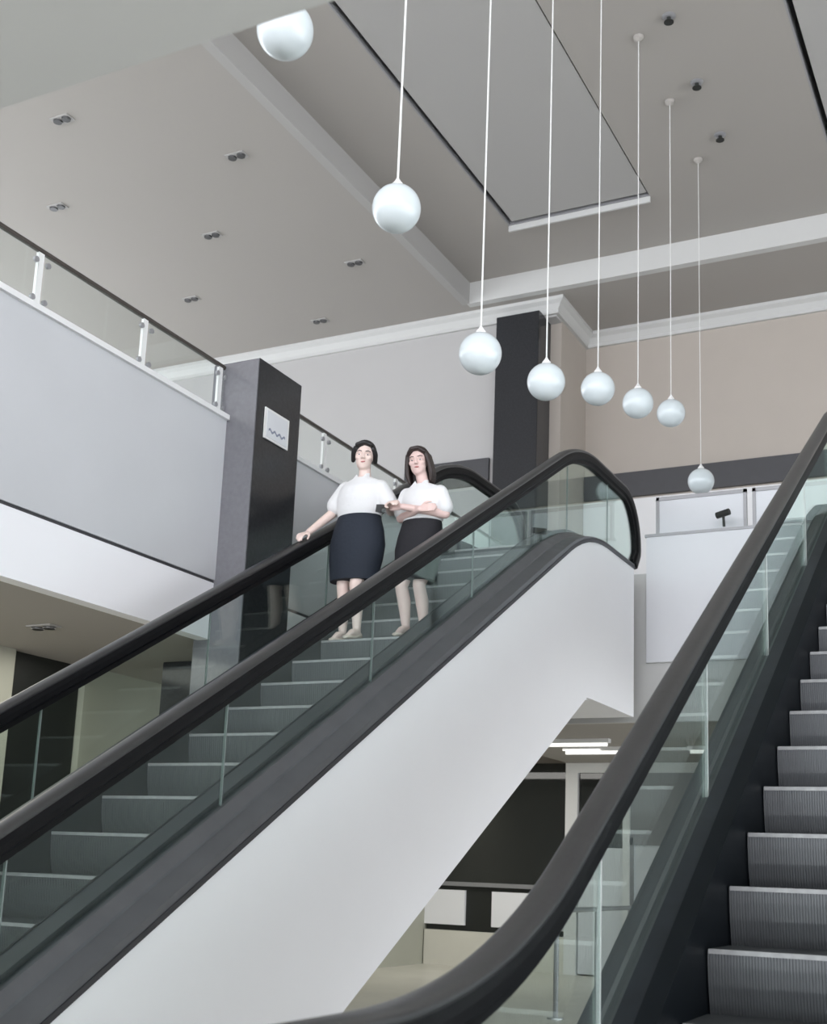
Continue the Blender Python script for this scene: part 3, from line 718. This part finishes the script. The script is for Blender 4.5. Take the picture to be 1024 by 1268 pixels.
TR = 1.767
def woman1():
    o = thing('person', 'woman in white blouse and navy knee-length skirt, hair tied up, one hand on the handrail', 'person', (0, 0, 0))
    fz = TR + 0.002
    b_ = bmesh.new()
    # torso
    rings_loft(b_, [(-4.885, 8.45, 2.50, .15, .10), (-4.885, 8.45, 2.60, .175, .118), (-4.885, 8.44, 2.72, .145, .10), (-4.878, 8.43, 2.84, .128, .088), (-4.87, 8.42, 2.96, .150, .10), (-4.858, 8.425, 3.06, .160, .092), (-4.85, 8.43, 3.12, .12, .07), (-4.848, 8.43, 3.155, .05, .05)])
    limb(b_, [(-4.848, 8.435, 3.12), (-4.846, 8.42, 3.27)], [0.052, 0.047])
    hc = (-4.845, 8.405, 3.318); P_ = head(b_, hc, 1.12, R(3), R(24), R(8))
    # right arm (image left) down to the rail, left arm bent towards her friend
    limb(b_, [(-5.015, 8.43, 3.07), (-5.13, 8.43, 2.875), (-5.205, 8.19, 2.655)], [0.052, 0.042, 0.027])
    hand(b_, (-5.208, 8.175, 2.645), (-0.1, -1, -0.42), (-0.05, 0.35, -1), (1, 0, 0), 0.55)
    limb(b_, [(-4.69, 8.43, 3.05), (-4.605, 8.47, 2.85), (-4.52, 8.25, 2.825)], [0.052, 0.041, 0.027])
    hand(b_, (-4.515, 8.238, 2.825), (0.75, -0.6, 0.1), (0.3, 0.3, -1), (0, -1, 0.5), 0.5)
    rk, ra, rt = (-4.985, 8.40, 2.235), (-5.005, 8.47, 1.865), (-5.01, 8.34, 1.80)
    lk, la, lt = (-4.845, 8.36, 2.235), (-4.835, 8.40, 1.865), (-4.84, 8.27, 1.80)
    leg(b_, (-4.965, 8.45, 2.56), rk, ra, rt); leg(b_, (-4.80, 8.45, 2.56), lk, la, lt)
    body = remesh_obj('body', b_, SKIN, o)
    face_parts(P_, 1.12, o)
    # blouse: loose, short sleeves
    b_ = bmesh.new()
    rings_loft(b_, [(-4.885, 8.44, 2.80, .185, .128), (-4.88, 8.435, 2.86, .200, .140), (-4.875, 8.425, 2.96, .205, .145), (-4.862, 8.425, 3.05, .200, .125), (-4.855, 8.43, 3.105, .165, .095), (-4.85, 8.43, 3.14, .085, .072)])
    for a, e_, f, s_ in (((-5.015, 8.43, 3.065), (-5.105, 8.43, 2.93), 1, 1), ((-4.69, 8.43, 3.045), (-4.622, 8.455, 2.90), 1, 1)):
        limb(b_, [a, e_], [0.070, 0.082])
    # open the sleeve ends a little and add a collar
    bl = remesh_obj('blouse', b_, BLOUSE, o, 0.009, 8)
    co = bmesh.new()
    for s_ in (-1, 1):
        v = [co.verts.new(p) for p in ((-4.848, 8.345, 3.11), (-4.848 + s_ * 0.035, 8.325, 3.065), (-4.848 + s_ * 0.085, 8.35, 3.10), (-4.848 + s_ * 0.062, 8.40, 3.17), (-4.848 + s_ * 0.045, 8.375, 3.165))]
        v2 = [co.verts.new(p.co + Vector((0, 0.008, -0.004))) for p in v]
        co.faces.new(v); co.faces.new(v2[::-1])
        for i in range(5): co.faces.new((v[i], v[(i + 1) % 5], v2[(i + 1) % 5], v2[i]))
    obj('collar', co, BLOUSE, bl)
    # skirt
    b_ = bmesh.new()
    rings_loft(b_, [(-4.88, 8.44, 2.86, .165, .118), (-4.885, 8.44, 2.80, .192, .135), (-4.885, 8.44, 2.70, .222, .152), (-4.89, 8.44, 2.58, .243, .165), (-4.895, 8.435, 2.46, .235, .158), (-4.90, 8.43, 2.36, .218, .148), (-4.905, 8.425, 2.275, .202, .138)], 48)
    sk = obj('skirt', b_, NAVY, o, smooth=True)
    obj('waistband', rings_loft(bmesh.new(), [(-4.88, 8.44, 2.845, .178, .124), (-4.882, 8.44, 2.81, .190, .134)], 48), NAVY, sk)
    # hair: swept up cap with a bun
    h_ = bmesh.new()
    ball(h_, P_(0, 0.022, 0.045), 1, 3, (0.092, 0.104, 0.098))
    for s_ in (-1, 1): limb(h_, [P_(0.064 * s_, -0.034, 0.055), P_(0.078 * s_, -0.012, 0.02), P_(0.082 * s_, 0.012, -0.03)], [0.024, 0.024, 0.018])
    limb(h_, [P_(-0.055, -0.062, 0.078), P_(0.0, -0.078, 0.096), P_(0.05, -0.064, 0.082)], [0.018, 0.02, 0.018])
    remesh_obj('hair', h_, HAIRB, o, 0.006, 4)
    shoe(ra, rt, SHOE, o, fz); shoe(la, lt, SHOE, o, fz)
    return o

def woman2():
    o = thing('person', 'woman with shoulder-length dark hair, white blouse, black skirt and folded arms', 'person', (0, 0, 0))
    fz = TR + 0.002
    b_ = bmesh.new()
    rings_loft(b_, [(-4.33, 8.46, 2.42, .14, .10), (-4.33, 8.46, 2.52, .16, .112), (-4.315, 8.45, 2.64, .132, .095), (-4.305, 8.44, 2.75, .120, .085), (-4.30, 8.43, 2.86, .138, .095), (-4.295, 8.43, 2.95, .148, .088), (-4.30, 8.435, 3.01, .10, .065), (-4.305, 8.435, 3.04, .05, .048)])
    limb(b_, [(-4.305, 8.44, 3.01), (-4.335, 8.42, 3.16)], [0.050, 0.045])
    hc = (-4.345, 8.405, 3.213); P_ = head(b_, hc, 1.08, R(-6), R(14), R(8))
    # folded arms
    limb(b_, [(-4.445, 8.43, 2.96), (-4.49, 8.42, 2.765), (-4.25, 8.265, 2.775)], [0.048, 0.040, 0.026])
    hand(b_, (-4.24, 8.262, 2.775), (1, -0.05, 0.06), (0, 1, 0), (0, 0, 1), 0.45, 0.93)
    limb(b_, [(-4.155, 8.43, 2.95), (-4.10, 8.42, 2.765), (-4.385, 8.235, 2.80)], [0.048, 0.040, 0.026])
    hand(b_, (-4.395, 8.232, 2.80), (-1, 0.05, 0.10), (0, 1, 0), (0, 0, 1), 0.5, 0.93)
    rk, ra, rt = (-4.435, 8.37, 2.19), (-4.40, 8.41, 1.865), (-4.405, 8.28, 1.80)
    lk, la, lt = (-4.30, 8.41, 2.20), (-4.285, 8.50, 1.865), (-4.27, 8.37, 1.80)
    leg(b_, (-4.41, 8.46, 2.48), rk, ra, rt); leg(b_, (-4.26, 8.46, 2.48), lk, la, lt)
    remesh_obj('body', b_, SKIN2, o)
    face_parts(P_, 1.08, o)
    b_ = bmesh.new()
    rings_loft(b_, [(-4.31, 8.45, 2.72, .168, .118), (-4.305, 8.44, 2.78, .180, .128), (-4.30, 8.43, 2.87, .184, .132), (-4.297, 8.43, 2.95, .180, .112), (-4.30, 8.435, 3.0, .145, .085), (-4.305, 8.435, 3.03, .075, .065)])
    for a, e_ in (((-4.445, 8.43, 2.955), (-4.485, 8.425, 2.82)), ((-4.155, 8.43, 2.95), (-4.108, 8.425, 2.82))):
        limb(b_, [a, e_], [0.063, 0.070])
    bl = remesh_obj('blouse', b_, BLOUSE, o, 0.009, 8)
    co = bmesh.new()
    for s_ in (-1, 1):
        v = [co.verts.new(p) for p in ((-4.312, 8.35, 2.995), (-4.312 + s_ * 0.033, 8.33, 2.955), (-4.312 + s_ * 0.08, 8.355, 2.99), (-4.312 + s_ * 0.06, 8.405, 3.055), (-4.312 + s_ * 0.042, 8.38, 3.05))]
        v2 = [co.verts.new(p.co + Vector((0, 0.008, -0.004))) for p in v]
        co.faces.new(v); co.faces.new(v2[::-1])
        for i in range(5): co.faces.new((v[i], v[(i + 1) % 5], v2[(i + 1) % 5], v2[i]))
    obj('collar', co, BLOUSE, bl)
    b_ = bmesh.new()
    rings_loft(b_, [(-4.31, 8.45, 2.77, .150, .108), (-4.315, 8.45, 2.70, .170, .124), (-4.325, 8.45, 2.60, .190, .138), (-4.335, 8.45, 2.50, .200, .146), (-4.34, 8.445, 2.40, .190, .142), (-4.34, 8.44, 2.31, .172, .135), (-4.335, 8.435, 2.24, .158, .130)], 48)
    obj('skirt', b_, BLKCLOTH, o, smooth=True)
    h_ = bmesh.new()
    ball(h_, P_(0, 0.024, 0.045), 1, 3, (0.088, 0.100, 0.092))
    for s_ in (-1, 1):
        for k_ in range(5):
            yy = -0.03 + 0.028 * k_
            limb(h_, [P_(0.066 * s_, yy, 0.05), P_(0.083 * s_, yy + .004, -0.02), P_(0.090 * s_, yy + 0.012, -0.09), P_(0.080 * s_, yy + 0.02, -0.150)], [0.024, 0.020, 0.020, 0.012])
    for k_ in range(7):
        xx = -0.06 + 0.02 * k_
        limb(h_, [P_(xx, 0.09, 0.03), P_(xx, 0.095, -0.08), P_(xx, 0.085, -0.16)], [0.026, 0.026, 0.016])
    limb(h_, [P_(-0.058, -0.058, 0.062), P_(-0.03, -0.078, 0.092), P_(0.02, -0.080, 0.094), P_(0.058, -0.058, 0.066)], [0.016, 0.017, 0.018, 0.018])
    remesh_obj('hair', h_, HAIRD, o, 0.006, 4)
    shoe(ra, rt, SHOE, o, fz); shoe(la, lt, SHOEB, o, fz)
    return o
woman1(); woman2()
bm = bmesh.new(); box(bm, -0.042, 0.042, -0.018, 0.018, -0.03, 0.03)
po = obj('pouch', bm, LENS, None, bevel=0.014, smooth=True)
po.location = (-4.545, 8.18, 2.785); po.rotation_euler = (0, R(12), R(-25))
tag(po, 'small dark grey pouch held between the two women', 'pouch')
